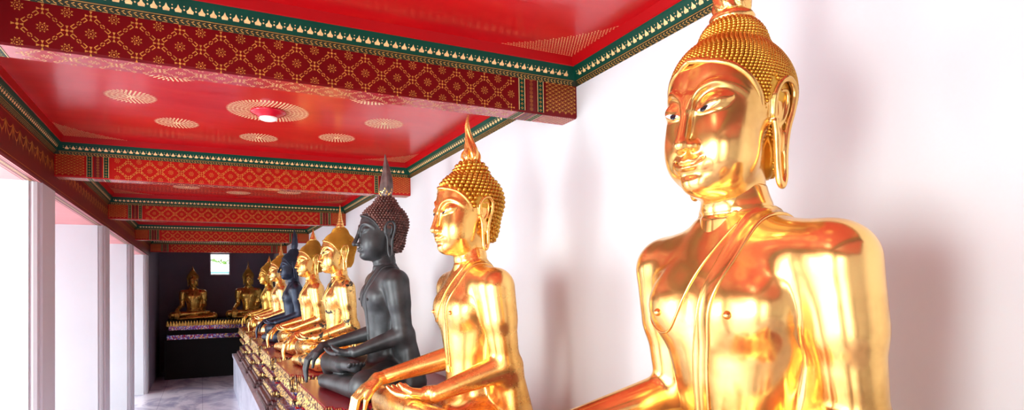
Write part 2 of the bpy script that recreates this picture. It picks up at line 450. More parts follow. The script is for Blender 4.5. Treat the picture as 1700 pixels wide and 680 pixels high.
def mesh_np(name, V, Q, mats, f=None, off=None):
    me = bpy.data.meshes.new(name)
    W = V if off is None else V+off
    me.vertices.add(len(W)); me.vertices.foreach_set('co', np.ascontiguousarray(W, dtype=np.float32).ravel())
    Q = np.asarray(Q); k = Q.shape[1]
    me.loops.add(Q.size); me.loops.foreach_set('vertex_index', Q.astype(np.int32).ravel())
    me.polygons.add(len(Q)); me.polygons.foreach_set('loop_start', (np.arange(len(Q))*k).astype(np.int32))
    me.polygons.foreach_set('use_smooth', np.ones(len(Q), bool))
    me.update(calc_edges=True); me.validate()
    for m in mats: me.materials.append(m)
    return me

# body = fine head, torso with arms and legs, fine hands: one mesh
Vb, Qb = polygonise(lambda P: body_f(P, False), (-.72, -.60, -.03), (.72, .32, 1.06), .0085)
hf = lambda P: head_f(P)
TURN = radians(10)
Vh, Qh = polygonise(hf, (-.185, -.245, -.105), (.185, .215, .455), .0036, 1)
Vk, Qk = polygonise(lambda P: head_f(P, True, .023), (-.185, -.262, -.105), (.185, .215, .455), .0044, 1)
ct, st_ = cos(TURN), sin(TURN)
Vh_t = Vh @ np.array([[ct, st_, 0], [-st_, ct, 0], [0, 0, 1]])
def clip_hand(fn, c, r):
    return lambda P: smax(fn(P), sph(P, c, r), .004)
Vr, Qr = polygonise(clip_hand(right_hand, (-.42, -.47, .19), .215), (-.54, -.60, .0), (-.28, -.30, .38), .0042, 1)
Vl, Ql = polygonise(clip_hand(left_hand, (.09, -.36, .29), .19), (-.12, -.52, .2), (.29, -.2, .42), .0042, 1)
def whole(Vhead, Qhead):
    o1 = len(Vb); o2 = o1+len(Vhead); o3 = o2+len(Vr)
    return mesh_np('body', np.concatenate([Vb, Vhead+HO, Vr, Vl]), np.concatenate([Qb, Qhead+o1, Qr+o2, Ql+o3]), [M['gold_satin']])
ME_BODY = {True: whole(Vh_t, Qh), False: whole(Vk, Qk)}      # head turned a little to its left; head straight with a sharper nose
print('body verts', len(Vb), 'head', len(Vh), round(time.time()-T0, 1))

# nipples, sash and robe edge lie on the torso surface
bf = lambda P: body_f(P, False)
def strip_on(f, pts, width, lift, n=48, side=(1, 0, 0), taper=None, thick=.004):
    c = spline(pts, n); c = project(f, c, 6, .05)
    nn, _ = grad(f, c)
    t = np.gradient(c, axis=0); t /= np.linalg.norm(t, axis=1, keepdims=True)
    s = np.cross(t, nn); s /= np.linalg.norm(s, axis=1, keepdims=True)
    prof = [(-.5, -thick), (-.5, lift), (-.40, lift*1.6), (-.33, lift*.8), (.33, lift*.8), (.40, lift*1.6), (.5, lift), (.5, -thick)]
    V = []; m = len(prof)
    for u, l in prof:
        p = project(f, c+s*width*u, 4, .03); g, _ = grad(f, p); V.append(p+g*l)
    V = np.stack(V, 1).reshape(-1, 3)
    F = []
    for i in range(len(c)-1):
        for j in range(m-1):
            F.append((i*m+j, i*m+j+1, (i+1)*m+j+1, (i+1)*m+j))
    return V, F
def tube(pts, r, n=8):
    c = np.asarray(pts, float); t = np.gradient(c, axis=0); t /= np.maximum(np.linalg.norm(t, axis=1, keepdims=True), 1e-9)
    V = []; F = []; ref = np.array((.31, .22, .92)); rs = r if hasattr(r, '__len__') else [r]*len(c)
    for i in range(len(c)):
        a = np.cross(t[i], ref); a /= np.linalg.norm(a); b = np.cross(t[i], a)
        for j in range(n):
            q = 2*pi*j/n; V.append(c[i]+rs[i]*(a*cos(q)+b*sin(q)))
    for i in range(len(c)-1):
        for j in range(n):
            k = (j+1) % n; F.append((i*n+j, i*n+k, (i+1)*n+k, (i+1)*n+j))
    F.append(tuple(range(n-1, -1, -1))); F.append(tuple((len(c)-1)*n+j for j in range(n)))
    return V, F
mb = MB()
V, F = strip_on(bf, [(.125, .115, .86), (.120, .07, .925), (.110, -.02, .935), (.100, -.09, .885), (.078, -.145, .80), (.046, -.165, .70), (.020, -.160, .58), (.008, -.150, .48), (.004, -.145, .405)], .052, .0035)
mb.mesh(V, F, 'gold_satin')
for dx in (-.012, .012):                                                    # the split, pointed end of the sash
    V, F = strip_on(bf, [(.004+dx*.6, -.15, .415), (.004+dx, -.15, .395), (.004+dx*1.3, -.15, .375)], .020, .005, 8); mb.mesh(V, F, 'gold_satin')
ME_SASH = mb.build('sash').data
mb = MB()
e = project(bf, spline([(.085, -.06, .93), (.035, -.13, .86), (-.010, -.155, .78), (-.045, -.165, .70), (-.085, -.165, .645), (-.135, -.160, .628), (-.185, -.135, .65), (-.215, -.105, .69), (-.222, -.07, .74)], 50), 6, .05)
V, F = tube(e, .0042); mb.mesh(V, F, 'gold_satin')
ME_EDGE = mb.build('robe_hem').data
ME_NIP = []
for s in (-1, 1):
    mb = MB()
    p = project(bf, np.array([[s*.128, -.17, .690]]), 6, .05)[0]; g = grad(bf, p[None])[0][0]
    pts = np.array([p-g*.004, p+g*.003, p+g*.008, p+g*.011]); V, F = tube(pts, [.012, .0105, .008, .003], 14); mb.mesh(V, F, 'gold_satin')
    ME_NIP.append(mb.build('nipple').data)
for o in list(COL.objects): bpy.data.objects.remove(o)

# eyes: almond patches laid on the lid
def eye_patch(s, half_l, half_h, cx, cz, slope, lift, iris=False):
    nu, nv = 22, 7; V = []; F = []
    P = []
    for i in range(nu+1):
        u = -1+2*i/nu
        up = half_h*(1-abs(u)**2.2)*.55; dn = -half_h*(1-abs(u)**1.8)
        if iris: up = dn = 0; w = sqrt(max(0, 1-u*u)); up = half_h*w*.75; dn = -half_h*w
        for j in range(nv+1):
            v = dn+(up-dn)*j/nv
            P.append((s*(cx+half_l*u), -.30, cz+v+slope*half_l*u))
    P = np.array(P); 
    # march along +y to the head surface
    lo = np.full(len(P), -.24); 
    for _ in range(60):
        P[:, 1] = lo; d = hf(P); lo = lo+np.clip(d, -.01, .01)*.7
    P[:, 1] = lo
    g, _ = grad(hf, P); P = P+g*lift+HO
    for i in range(nu):
        for j in range(nv):
            q = (i*(nv+1)+j, (i+1)*(nv+1)+j, (i+1)*(nv+1)+j+1, i*(nv+1)+j+1)
            F.append(q if s > 0 else q[::-1])
    return P, F
ME_EYE = {}
for s in (-1, 1):
    for nm, args, mt in (('eye', (.0265, .0078, .0545, .2115, .26, .0016), 'eye_white'), ('iris', (.0100, .0076, .0480, .2085, .26, .0026, True), 'iris')):
        mb = MB(); V, F = eye_patch(s, *args); mb.mesh(V, F, mt); o = mb.build(nm); ME_EYE[(nm, s)] = o.data; bpy.data.objects.remove(o)

# hair: smooth cap plus curls standing on it in rows
def ico(sub):
    import bmesh
    bm = bmesh.new(); bmesh.ops.create_icosphere(bm, subdivisions=sub, radius=1)
    V = np.array([v.co[:] for v in bm.verts]); F = np.array([[v.index for v in f.verts] for f in bm.faces]); bm.free(); return V, F
HAIRS = {}
def hair_mesh(spacing, tall, level, rad=.56, hgt=.62, z_start=.012):
    key = (spacing, tall, level)
    if key in HAIRS: return HAIRS[key]
    f = lambda P: hair_f(P, tall); f0 = lambda P: hair_f(P, tall, False)
    V, Q = polygonise(f, (-.19, -.205, .02), (.19, .25, .60), .0065, 1)
    C = np.array((0, .022, .30))
    def hit(D):
        t = np.full(len(D), .34); done = np.zeros(len(D), bool)
        for _ in range(90):
            d = f0(C+D*t[:, None]); t = t-np.clip(d, 0, .02)*.8
        return C+D*t[:, None]
    th = np.linspace(.02, 2.75, 400)
    D = np.stack([np.zeros_like(th), np.sin(th), np.cos(th)], 1); mer = hit(D)
    arc = np.concatenate([[0], np.cumsum(np.linalg.norm(np.diff(mer, axis=0), axis=1))])
    pts = []; row = 0; a = .048
    while a < arc[-1]:
        t = np.interp(a, arc, th); 
        m = 64; ph = np.linspace(0, 2*pi, m, endpoint=False)
        ring = hit(np.stack([np.sin(t)*np.cos(ph), np.sin(t)*np.sin(ph), np.full(m, np.cos(t))], 1))
        L = np.linalg.norm(ring-np.roll(ring, 1, 0), axis=1).sum()
        n = max(6, int(round(L/spacing))); ph = (np.arange(n)+.5*(row % 2))*2*pi/n
        pts.append(hit(np.stack([np.sin(t)*np.cos(ph), np.sin(t)*np.sin(ph), np.full(n, np.cos(t))], 1)))
        a += spacing*.88; row += 1
    P = np.concatenate(pts)
    keep = P[:, 2] > hair_cut(P[:, 1])+spacing*.42+.004
    keep &= ~((np.abs(P[:, 0]) > .118) & (P[:, 1] > -.03) & (P[:, 1] < .058) & (P[:, 2] < .287))
    P = P[keep]; g, _ = grad(f0, P)
    Vi, Fi = ico(level)
    ref = np.array((.0, .0, 1.0)); t1 = np.cross(g, ref+.001); t1 /= np.maximum(np.linalg.norm(t1, axis=1, keepdims=True), 1e-6); t2 = np.cross(g, t1)
    r = spacing*rad; bend = .25
    BV = P[:, None, :]+r*(Vi[None, :, 0, None]*t1[:, None, :]+Vi[None, :, 1, None]*t2[:, None, :])*(1-.30*np.clip(Vi[None, :, 2, None], 0, 1))+spacing*hgt*1.15*Vi[None, :, 2, None]*g[:, None, :]
    nb = len(P); nv = len(Vi)
    BF = (Fi[None]+(np.arange(nb)*nv)[:, None, None]).reshape(-1, 3)
    # quads -> triangles so that one array holds all
    Tq = np.concatenate([Q[:, [0, 1, 2]], Q[:, [0, 2, 3]]])
    VV = np.concatenate([V, BV.reshape(-1, 3)]); FF = np.concatenate([Tq, BF+len(V)])
    me = mesh_np('hair', VV, FF, [M['gold_curl']], off=HO)
    print('hair', spacing, 'curls', nb, len(VV), round(time.time()-T0, 1))
    HAIRS[key] = me; return me
def band_mesh():
    f0 = lambda P: hair_f(P, 1, False); pts = []
    ys = np.linspace(-.022, -.17, 24)
    def at(y, s):
        # x on the cap where the cut height meets it
        z = float(hair_cut(y)); lo, hi = 0.0, .2
        for _ in range(40):
            mid = (lo+hi)/2
            if f0(np.array([[mid, y, z]]))[0] < 0: lo = mid
            else: hi = mid
        return (s*lo, y, z)
    for y in ys: pts.append(at(y, 1))
    left = [p for p in pts if p[0] > .012]
    L = left+[(0, -.1655, .3425)]+[(-p[0], p[1], p[2]) for p in reversed(left)]
    c = spline(L, 90)
    rs = .0085*np.clip(np.minimum(np.arange(len(c)), np.arange(len(c))[::-1])/10+.35, 0, 1)
    V, F = tube(c+HO, list(rs), 10); return V, F
BV_, BF_ = band_mesh()
mb = MB(); mb.mesh(BV_, BF_, 'gold_satin'); o = mb.build('hairline_band'); ME_BAND = o.data; bpy.data.objects.remove(o)

def finial_mesh(kind):
    mb = MB(); top = HO+np.array((0, .03, .495))
    if kind == 'swirl':            # lotus ring and twisted flame
        V, F = lathe([(.055, -.012), (.060, -.004), (.061, .006), (.056, .014), (.047, .017), (.045, .022)], 48, c=top); mb.mesh(V, F, 'gold_satin')
        prof = [(.046, .018), (.050, .035), (.049, .06), (.045, .09), (.039, .12), (.031, .15), (.024, .18), (.018, .21), (.012, .24), (.006, .265), (.001, .285)]
        zz = np.linspace(.018, .285, 40); rr = np.interp(zz, [z for r, z in prof], [r for r, z in prof])
        V, F = lathe(list(zip(rr, zz)), 64, 9, .085, 14, c=top); mb.mesh(V, F, 'gold_satin')
    elif kind == 'flame':          # licking flame with scrolls at its foot
        V, F = lathe([(.036, -.012), (.040, -.002), (.036, .008), (.030, .012)], 32, c=top); mb.mesh(V, F, 'gold_satin')
        zz = np.linspace(.005, .262, 44); rr = np.interp(zz, [0, .02, .05, .08, .11, .15, .19, .23, .262], [.030, .036, .037, .032, .025, .018, .013, .007, .001])
        V, F = lathe(list(zip(rr, zz)), 40, 5, .16, 9, bend=lambda z: (.004*sin(z*30), .012*sin(z*24)*(z/.26) - .014*(z/.26)), c=top); mb.mesh(V, F, 'gold_satin')
        for k in range(6):
            a = 2*pi*k/6
            p = [top+np.array((cos(a)*r, sin(a)*r, z)) for r, z in ((.030, .0), (.046, .022), (.044, .05), (.032, .07), (.026, .10))]
            V, F = tube(spline(p, 14), [.010, .012, .012, .011, .010, .0095, .009, .008, .007, .006, .005, .004, .003][:13] if False else list(np.linspace(.012, .002, len(spline(p, 14)))), 8); mb.mesh(V, F, 'gold_satin')
    elif kind == 'leaf':           # broad tall flame like a folded leaf, ragged gilt foot
        zz = np.linspace(-.01, .345, 40); rr = np.interp(zz, [-.01, .02, .06, .10, .16, .23, .30, .345], [.040, .047, .052, .050, .042, .028, .012, .001])
        V, F = lathe(list(zip(rr, zz)), 40, 6, .10, 1.2, bend=lambda z: (0, .012*sin(z*9)), c=top); mb.mesh(V, F, 'bronze_flame')
        rnd = random.Random(3)
        for k in range(34):        # scraps of leaf gilding round the foot
            a = 2*pi*k/34+rnd.uniform(-.1, .1); z = rnd.uniform(.0, .055); r = float(np.interp(z, [-.01, .02, .06], [.040, .047, .052]))*1.11
            c = top+np.array((cos(a)*r, sin(a)*r, z)); t = np.array((-sin(a), cos(a), 0)); u = np.array((cos(a)*.12, sin(a)*.12, 1)); w = rnd.uniform(.004, .009); h_ = rnd.uniform(.008, .026)
            mb.poly([tuple(c-t*w), tuple(c+t*w), tuple(c+t*w*.4+u*h_), tuple(c-t*w*.7+u*h_*.8)], 'gold_satin')
        V, F = lathe([(.038, -.022), (.050, -.012), (.046, -.002)], 24, c=top); mb.mesh(V, F, 'bronze_hair')
    elif kind == 'rings':          # spire of stacked rings
        prof = [(.050, -.012)]; z = 0.0; r = .046
        for k in range(9):
            hgt = .030-.0016*k; prof += [(r, z), (r*1.08, z+hgt*.35), (r*.82, z+hgt*.9)]; z += hgt; r *= .80
        prof += [(.004, z+.02), (.001, z+.045)]
        V, F = lathe(prof, 32, c=top); mb.mesh(V, F, 'gold_satin')
    else:                          # short ringed spire with a thin tip
        prof = [(.046, -.012), (.048, .0), (.05, .012), (.038, .02), (.042, .035), (.030, .045), (.033, .06), (.023, .07), (.025, .085), (.014, .10), (.008, .13), (.001, .165)]
        V, F = lathe(prof, 32, c=top); mb.mesh(V, F, 'gold_satin')
    o = mb.build('finial'); me = o.data; bpy.data.objects.remove(o); return me
FIN = {}
def put(name, me, root, mats=None):
    o = link(name, me, root)
    if mats:
        for i, m in enumerate(mats):
            if i < len(o.material_slots): o.material_slots[i].link = 'OBJECT'; o.material_slots[i].material = M[m]
    return o
def statue(loc, rz, sc, label, body, hair, hair_args, fin, fin_m=None, eye='eye_white', group=None, turned=True):
    t = thing('buddha_statue', label, 'statue', loc, rz, group); t.scale = (sc,)*3
    put('body', ME_BODY[turned], t, [body])
    if fin not in FIN: FIN[fin] = finial_mesh(fin)
    parts = [put('hair', hair_mesh(*hair_args), t, [hair]), put('hairline_band', ME_BAND, t, [body]), put('flame_finial', FIN[fin], t, fin_m or [body])]
    for s in (-1, 1):
        e = put('eye', ME_EYE[('eye', s)], t, [eye]); parts.append(e)
        put('iris', ME_EYE[('iris', s)], e, [eye if eye.startswith('bronze') else 'iris'])
    if turned:
        R = Matrix.Translation(Vector(HO)) @ Matrix.Rotation(TURN, 4, 'Z') @ Matrix.Translation(-Vector(HO))
        for o in parts: o.matrix_local = R
    put('sash', ME_SASH, t, [body]); put('robe_hem', ME_EDGE, t, [body])
    for me in ME_NIP: put('nipple', me, t, [body])
    return t
SEAT = CZ-.80
RX = -pi/2
STAT = [
 (1.36, 1.28, 1.045, 'nearest and largest polished gold statue, at the right, its flame cut off above', 'gold_polished', 'gold_curl', (.0112, 1.0, 2), 'swirl', None, 'eye_white'),
 (1.35, 3.20, 1.045, 'satin gold statue with large knobbed curls, between the largest gold one and the black one', 'gold_satin', 'gold_curl', (.0270, 1.0, 2), 'flame', None, 'eye_white'),
 (1.35, 5.03, 1.05, 'black bronze seated statue with reddish brown curls and tall brown leaf shaped flame', 'bronze', 'bronze_hair', (.0250, 1.0, 1), 'leaf', ['bronze_flame', 'gold_satin', 'bronze_hair'], 'bronze'),
 (1.35, 6.90, 1.0, 'flaking gold statue with black patches and ringed spire, just behind the black bronze one', 'gold_flaked', 'gold_curl', (.0125, 1.0, 1), 'rings', ['gold_satin'], 'eye_grey'),
 (1.35, 8.75, 1.0, 'gold statue with dark brownish hair and short spire, between flaking gold and blue black ones', 'gold_satin', 'gold_curl_dark', (.0125, 1.0, 1), 'short', None, 'eye_grey'),
 (1.35, 10.7, 1.0, 'smaller looking blue black bronze statue with pointed flame, deep in the row', 'bronze_blue', 'bronze_blue', (.0190, 1.0, 1), 'leaf', ['bronze_blue', 'bronze_blue', 'bronze_blue'], 'bronze_blue'),
 (1.35, 12.6, 1.0, 'pale gold statue with black specks, just beyond the blue black bronze one', 'gold_pale', 'gold_curl', (.0190, 1.0, 1), 'rings', ['gold_satin'], 'eye_grey'),
 (1.33, 14.7, .97, 'gold statue with dark gold curls at the far end of the side row', 'gold_dim', 'gold_curl_dark', (.0190, 1.0, 1), 'short', None, 'eye_grey'),
]
for (x, y, sc, lab, body, hair, ha, fin, fm, eye) in STAT:
    statue((x, y, SEAT-(.05 if 3 < y < 3.4 else 0)), RX, sc, lab, body, hair, ha, fin, fm, eye, 'seated statues along the white wall', not body.startswith('bronze'))
ALT_TOP = CZ-.74
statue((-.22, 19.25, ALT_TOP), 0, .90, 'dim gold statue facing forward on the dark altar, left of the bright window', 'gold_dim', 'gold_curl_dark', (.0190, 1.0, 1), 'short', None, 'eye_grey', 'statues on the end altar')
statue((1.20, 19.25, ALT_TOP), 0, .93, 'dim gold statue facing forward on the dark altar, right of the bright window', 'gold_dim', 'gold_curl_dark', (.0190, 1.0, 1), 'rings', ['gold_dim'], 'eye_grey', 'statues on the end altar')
print('statues', round(time.time()-T0, 1))

# ------------------------------------------------------------------ pedestals
PZ0 = CZ-1.45            # top of the marble plinth
def petal_row(mb, p0, p1, out, z0, z1, m, w=.06, up=True, bulge=.018):
    p0 = np.array(p0, float); p1 = np.array(p1, float); L = np.linalg.norm(p1-p0); n = max(3, int(round(L/w))); d = (p1-p0)/L; w = L/n; o = np.array(out, float)
    za, zb = (z0, z1) if up else (z1, z0)
    for i in range(n):
        c = p0+d*w*(i+.5)
        def q(u, t, b): 
            v = c+d*w*u+o*b; return (v[0], v[1], za+(zb-za)*t)
        V = [q(-.46, 0, .002), q(.46, 0, .002), q(.48, .45, .006), q(.25, .8, .010), q(0, 1, .014), q(-.25, .8, .010), q(-.48, .45, .006), q(0, .4, bulge)]
        F = [(0, 1, 7), (1, 2, 7), (2, 3, 7), (3, 4, 7), (4, 5, 7), (5, 6, 7), (6, 0, 7)]
        mb.mesh(V, F, m, True)
def tier(name, root, xf, xb, hy, z0, z1, m, petals=None, pw=.06, up=True, bulge=.02, red=.05):
    """one tier with stepped (redented) front corners; optional carved petals on front and sides"""
    mb = MB(); e = red
    half = [(-xf, 0), (-xf, hy-3.2*e), (-xf+e, hy-3.2*e), (-xf+e, hy-1.5*e), (-xf+2*e, hy-1.5*e), (-xf+2*e, hy), (xb, hy)]
    fp = [(x, -y) for x, y in reversed(half[1:])]+half[1:]
    n = len(fp)
    mb.poly([(x, y, z1) for x, y in fp][::-1], m); mb.poly([(x, y, z0) for x, y in fp], m)
    for i in range(n):
        (xa, ya), (xc, yc) = fp[i], fp[(i+1) % n]
        mb.poly([(xa, ya, z0), (xa, ya, z1), (xc, yc, z1), (xc, yc, z0)], m)
    if petals:
        for i in range(n):
            (xa, ya), (xc, yc) = fp[i], fp[(i+1) % n]
            if xa >= xb-.01 and xc >= xb-.01: continue
            d = np.array((xc-xa, yc-ya)); d = d/np.linalg.norm(d); petal_row(mb, (xa, ya), (xc, yc), (-d[1], d[0]), z0, z1, petals, pw, up, bulge)
    return mb.build(name, root)
def pedestal(y, label, x=1.35, hy=.82, drop=0):
    t = thing('statue_pedestal', label, 'pedestal', (x, y, PZ0), 0, 'carved pedestals on the marble plinth'); H = .645-drop; B = .645
    tier('carved_base', t, .66, B, hy+.02, 0, .06, 'mauve', 'mauve', pw=.07)
    tier('mauve_step', t, .63, B, hy-.01, .06, .115, 'red_deep', 'mauve', pw=.05)
    tier('mauve_ledge', t, .60, B, hy-.04, .115, .15, 'mauve')
    tier('petal_tier', t, .57, B, hy-.06, .15, .225, 'mosaic', 'gold_carved', pw=.07, bulge=.03)
    tier('mosaic_waist', t, .50, B, hy-.13, .225, .30, 'mosaic')
    tier('red_step', t, .535, B, hy-.10, .30, .33, 'red_band')
    tier('inverted_petal_tier', t, .57, B, hy-.06, .33, .40, 'mosaic', 'gold_carved', pw=.07, up=False, bulge=.03)
    tier('red_ledge', t, .545, B, hy-.085, .40, .435, 'top_red')
    tier('mosaic_band', t, .565, B, hy-.07, .435, .475-drop*.4, 'mosaic')
    tier('carved_cornice', t, .59, B, hy-.045, .475-drop*.4, .60-drop, 'red_deep', 'gold_carved', pw=.075, bulge=.04)
    tier('red_seat_top', t, .590, B, hy-.045, .60-drop, H, 'top_red')
    mb = MB()                                     # crest of pointed leaves round the seat
    e = .05; xf, h2 = .592, hy-.043
    half = [(-xf, h2-3.2*e), (-xf+e, h2-3.2*e), (-xf+e, h2-1.5*e), (-xf+2*e, h2-1.5*e), (-xf+2*e, h2), (B, h2)]
    fp = [(x_, -y_) for x_, y_ in reversed(half)]+half
    for (a_, c_) in zip(fp[:-1], fp[1:]):
        d = np.array(c_)-np.array(a_); d = d/np.linalg.norm(d); petal_row(mb, a_, c_, (-d[1], d[0]), .575-drop, .647-drop, 'gold_carved', .034, True, .016)
    mb.build('leaf_crest', t)
    return t
PL = ['carved pedestal under the nearest and largest gold statue', 'carved pedestal under the satin gold statue with large curls', 'carved pedestal with wide maroon top under the black bronze statue',
      'carved pedestal with gilt crest under the flaking gold statue', 'carved pedestal under the gold statue with dark brownish hair', 'carved pedestal under the blue black bronze statue',
      'carved pedestal under the pale gold speckled statue', 'carved pedestal under the last gold statue of the side row']
for s, l in zip(STAT, PL): pedestal(s[1], l, drop=.05 if 3 < s[1] < 3.4 else 0)
mb = MB(); mb.box((.655, -1.2, 0), (1.998, 16.0, PZ0-.07), 'plinth'); mb.box((.63, -1.2, PZ0-.07), (1.998, 16.0, PZ0), 'plinth')
pl = mb.build('marble_plinth'); tag(pl, 'long grey marble plinth along the wall carrying the row of pedestals', 'plinth')

# end altar
al = thing('altar', 'dark tiered altar with glass mosaic bands across the dim far end', 'altar', (.45, 19.4, 0))
def abox(name, x0, x1, y0, z0, z1, m, petals=None):
    mb = MB(); mb.box((x0, y0, z0), (x1, 1.05, z1), m)
    if petals: petal_row(mb, (x0, y0), (x1, y0), (0, -1), z0, z1, petals, .07)
    mb.build(name, al)
A = ALT_TOP
abox('seat_slab', -1.30, 1.5, -.80, A-.14, A, 'black', 'gold_dim')
abox('pale_mosaic_band', -1.24, 1.5, -.74, A-.25, A-.14, 'mosaic_pale')
abox('black_step', -1.28, 1.5, -.78, A-.38, A-.25, 'black')
abox('colour_mosaic_band', -1.28, 1.5, -.80, A-.50, A-.38, 'mosaic')
abox('black_base', -1.34, 1.5, -.88, 0, A-.50, 'black')

# ------------------------------------------------------------------ stencilled ornament, laid as thin gilt shapes on the surfaces
class Plane:
    def __init__(s, mb, o, u, v, lift=.0008):
        s.mb = mb; s.o = np.array(o, float); s.u = np.array(u, float); s.v = np.array(v, float); n = np.cross(s.u, s.v); s.n = n/np.linalg.norm(n)*lift
    def poly(s, pts, m): s.mb.poly([tuple(s.o+s.u*a+s.v*b+s.n) for a, b in pts], m)
    def dash(s, a, b, w, m):
        a = np.array(a); b = np.array(b); d = b-a; L = np.linalg.norm(d)
        if L < 1e-6: return
        n = np.array((-d[1], d[0]))/L*w/2; s.poly([a-n, b-n, b+n, a+n], m)
    def tri(s, c, ang, r0, r1, w, m):
        d = np.array((cos(ang), sin(ang))); n = np.array((-d[1], d[0])); c = np.array(c)
        s.poly([c+d*r0-n*w, c+d*r1, c+d*r0+n*w], m)
    def dot(s, c, r, m, k=6): s.poly([(c[0]+r*cos(2*pi*i/k), c[1]+r*sin(2*pi*i/k)) for i in range(k)], m)
def rosette(pl, c, R, m):
    for k in range(8):
        a = pi/8+k*pi/4
        pl.tri(c, a, R*.66, R, R*.17, m)
        d = np.array((cos(a+pi/8), sin(a+pi/8))); n = np.array((-d[1], d[0])); q = np.array(c)+d*R*.46
        pl.dash(q-n*R*.12, q+n*R*.12, R*.12, m)
    pl.dot(c, R*.18, m)
def node(pl, c, R, m):
    for k in range(4):
        a = k*pi/2; q = (c[0]+cos(a)*R*.75, c[1]+sin(a)*R*.75); pl.tri(q, a+pi, -R*.3, R*.42, R*.28, m)
    pl.dot(c, R*.3, m)
def hook_edge(pl, a, b, m, w):
    a = np.array(a); b = np.array(b); d = (b-a); L = np.linalg.norm(d); d /= L; n = np.array((-d[1], d[0])); h = L*.055
    for t0, t1 in ((.20, .36), (.80, .64)):
        p = a+d*L*t0; q = a+d*L*t1
        pl.dash(p-n*h, q-n*h, w, m); pl.dash(p+n*h, q+n*h, w, m); pl.dash(p-n*h*1.2, p+n*h*1.2, w, m)
    c = a+d*L*.5
    for k in (-1, 1):
        pl.dash(c+n*h*k*.9-d*L*.045, c+n*h*k*.9+d*L*.045, w, m); pl.dash(c+d*L*.075*k-n*h*.5, c+d*L*.075*k+n*h*.5, w, m)
def lattice(pl, u0, u1, v0, v1, pu, pv, m, vc, lw=.0038):
    """rhombic lattice; nodes at (i*pu, vc) and offset rows"""
    hu, hv = pu/2, pv/2; R = min(pu, pv)*.155; w = lw
    for j in range(-8, 9):
        v = vc+j*hv
        if v < v0-hv or v > v1+hv: continue
        for i in range(int((u0)/hu)-2, int(u1/hu)+3):
            u = i*hu
            if u < u0+.02 or u > u1-.02: continue
            inv = v0+.004 < v < v1-.004
            if (i+j) % 2 == 0:
                if inv: node(pl, (u, v), R*.85, m)
                for s in (-1, 1):
                    b = (u+s*hu, v+hv); 
                    if u0+.01 < b[0] < u1-.01 and v0 <= min(v, b[1])+hv*.5 and max(v, b[1])-hv*.5 <= v1: 
                        sub_ = ClipPlane(pl, u0, u1, v0, v1); hook_edge(sub_, (u, v), b, m, w)
            else:
                rosette(ClipPlane(pl, u0, u1, v0, v1), (u, v), R, m)
class ClipPlane(Plane):
    def __init__(s, pl, u0, u1, v0, v1): s.pl = pl; s.r = (u0, u1, v0, v1)
    def poly(s, pts, m):
        u0, u1, v0, v1 = s.r
        if all(u0 <= p[0] <= u1 and v0 <= p[1] <= v1 for p in pts): s.pl.poly(pts, m)
def dense(pl, u0, u1, v0, v1, m, su=.020, sv=.022):
    nu = int((u1-u0)/su); nv = int((v1-v0)/sv); cp = ClipPlane(pl, u0, u1, v0, v1)
    for i in range(nu):
        for j in range(nv):
            c = np.array((u0+(i+.5)*(u1-u0)/nu, v0+(j+.5+.5*(i % 2))*(v1-v0)/nv))
            for k in range(4):
                a = k*pi/2+pi/4*(j % 2)*0; cp.tri(c, a, .0008, .0095, .0036, m)
            cp.dash(c+(.006, .009), c+(.012, .005), .0035, m); cp.dash(c+(-.006, .009), c+(-.012, .005), .0035, m)

BX0, BX1 = -1.108, 2.0
BD = .17                                           # beam depth
BEAMS = [-.20, 3.07, 6.34, 9.66, 13.35, 17.1]
ZB, ZCB, ZCE = CZ+1.0, CZ+1.19, CZ+1.335
def end_bands(pl, u_edge, sgn, v0, v1, base='red_beam'):
    """green / maroon / green bands and a dense gilt panel at a beam end; u_edge is the wall"""
    def rect(a, b, m, lift): 
        x0, x1 = sorted((u_edge+sgn*a, u_edge+sgn*b)); q = Plane(pl.mb, pl.o+pl.n*lift, pl.u, pl.v, np.linalg.norm(pl.n)); q.poly([(x0, v0), (x1, v0), (x1, v1), (x0, v1)], m); return q, x0, x1
    q, a, b = rect(.005, .215, base, .0); q2 = Plane(pl.mb, pl.o+pl.n, pl.u, pl.v, np.linalg.norm(pl.n)); dense(q2, a, b, v0+.004, v1, 'gold_paint')
    for (c0, c1, m) in ((.225, .270, 'green'), (.278, .338, 'red_deep'), (.346, .391, 'green')):
        q, a, b = rect(c0, c1, m, 0.0); q2 = Plane(pl.mb, pl.o+pl.n, pl.u, pl.v, np.linalg.norm(pl.n))
        n = max(3, int((v1-v0)/.022)); cm = (a+b)/2
        for i in range(n):
            v = v0+(i+.5)*(v1-v0)/n
            if m == 'green':
                for k in (-1, 1): q2.tri((cm, v), pi/2+k*pi/2, .003, .010, .004, 'gold_paint'); q2.tri((cm, v), k*pi/2, .003, .009, .004, 'gold_paint')
            else: rosette(q2, (cm, v), .012, 'gold_paint')
        if m == 'green':
            for e in (a+.004, b-.004): q2.dash((e, v0), (e, v1), .004, 'gold_paint_pale')
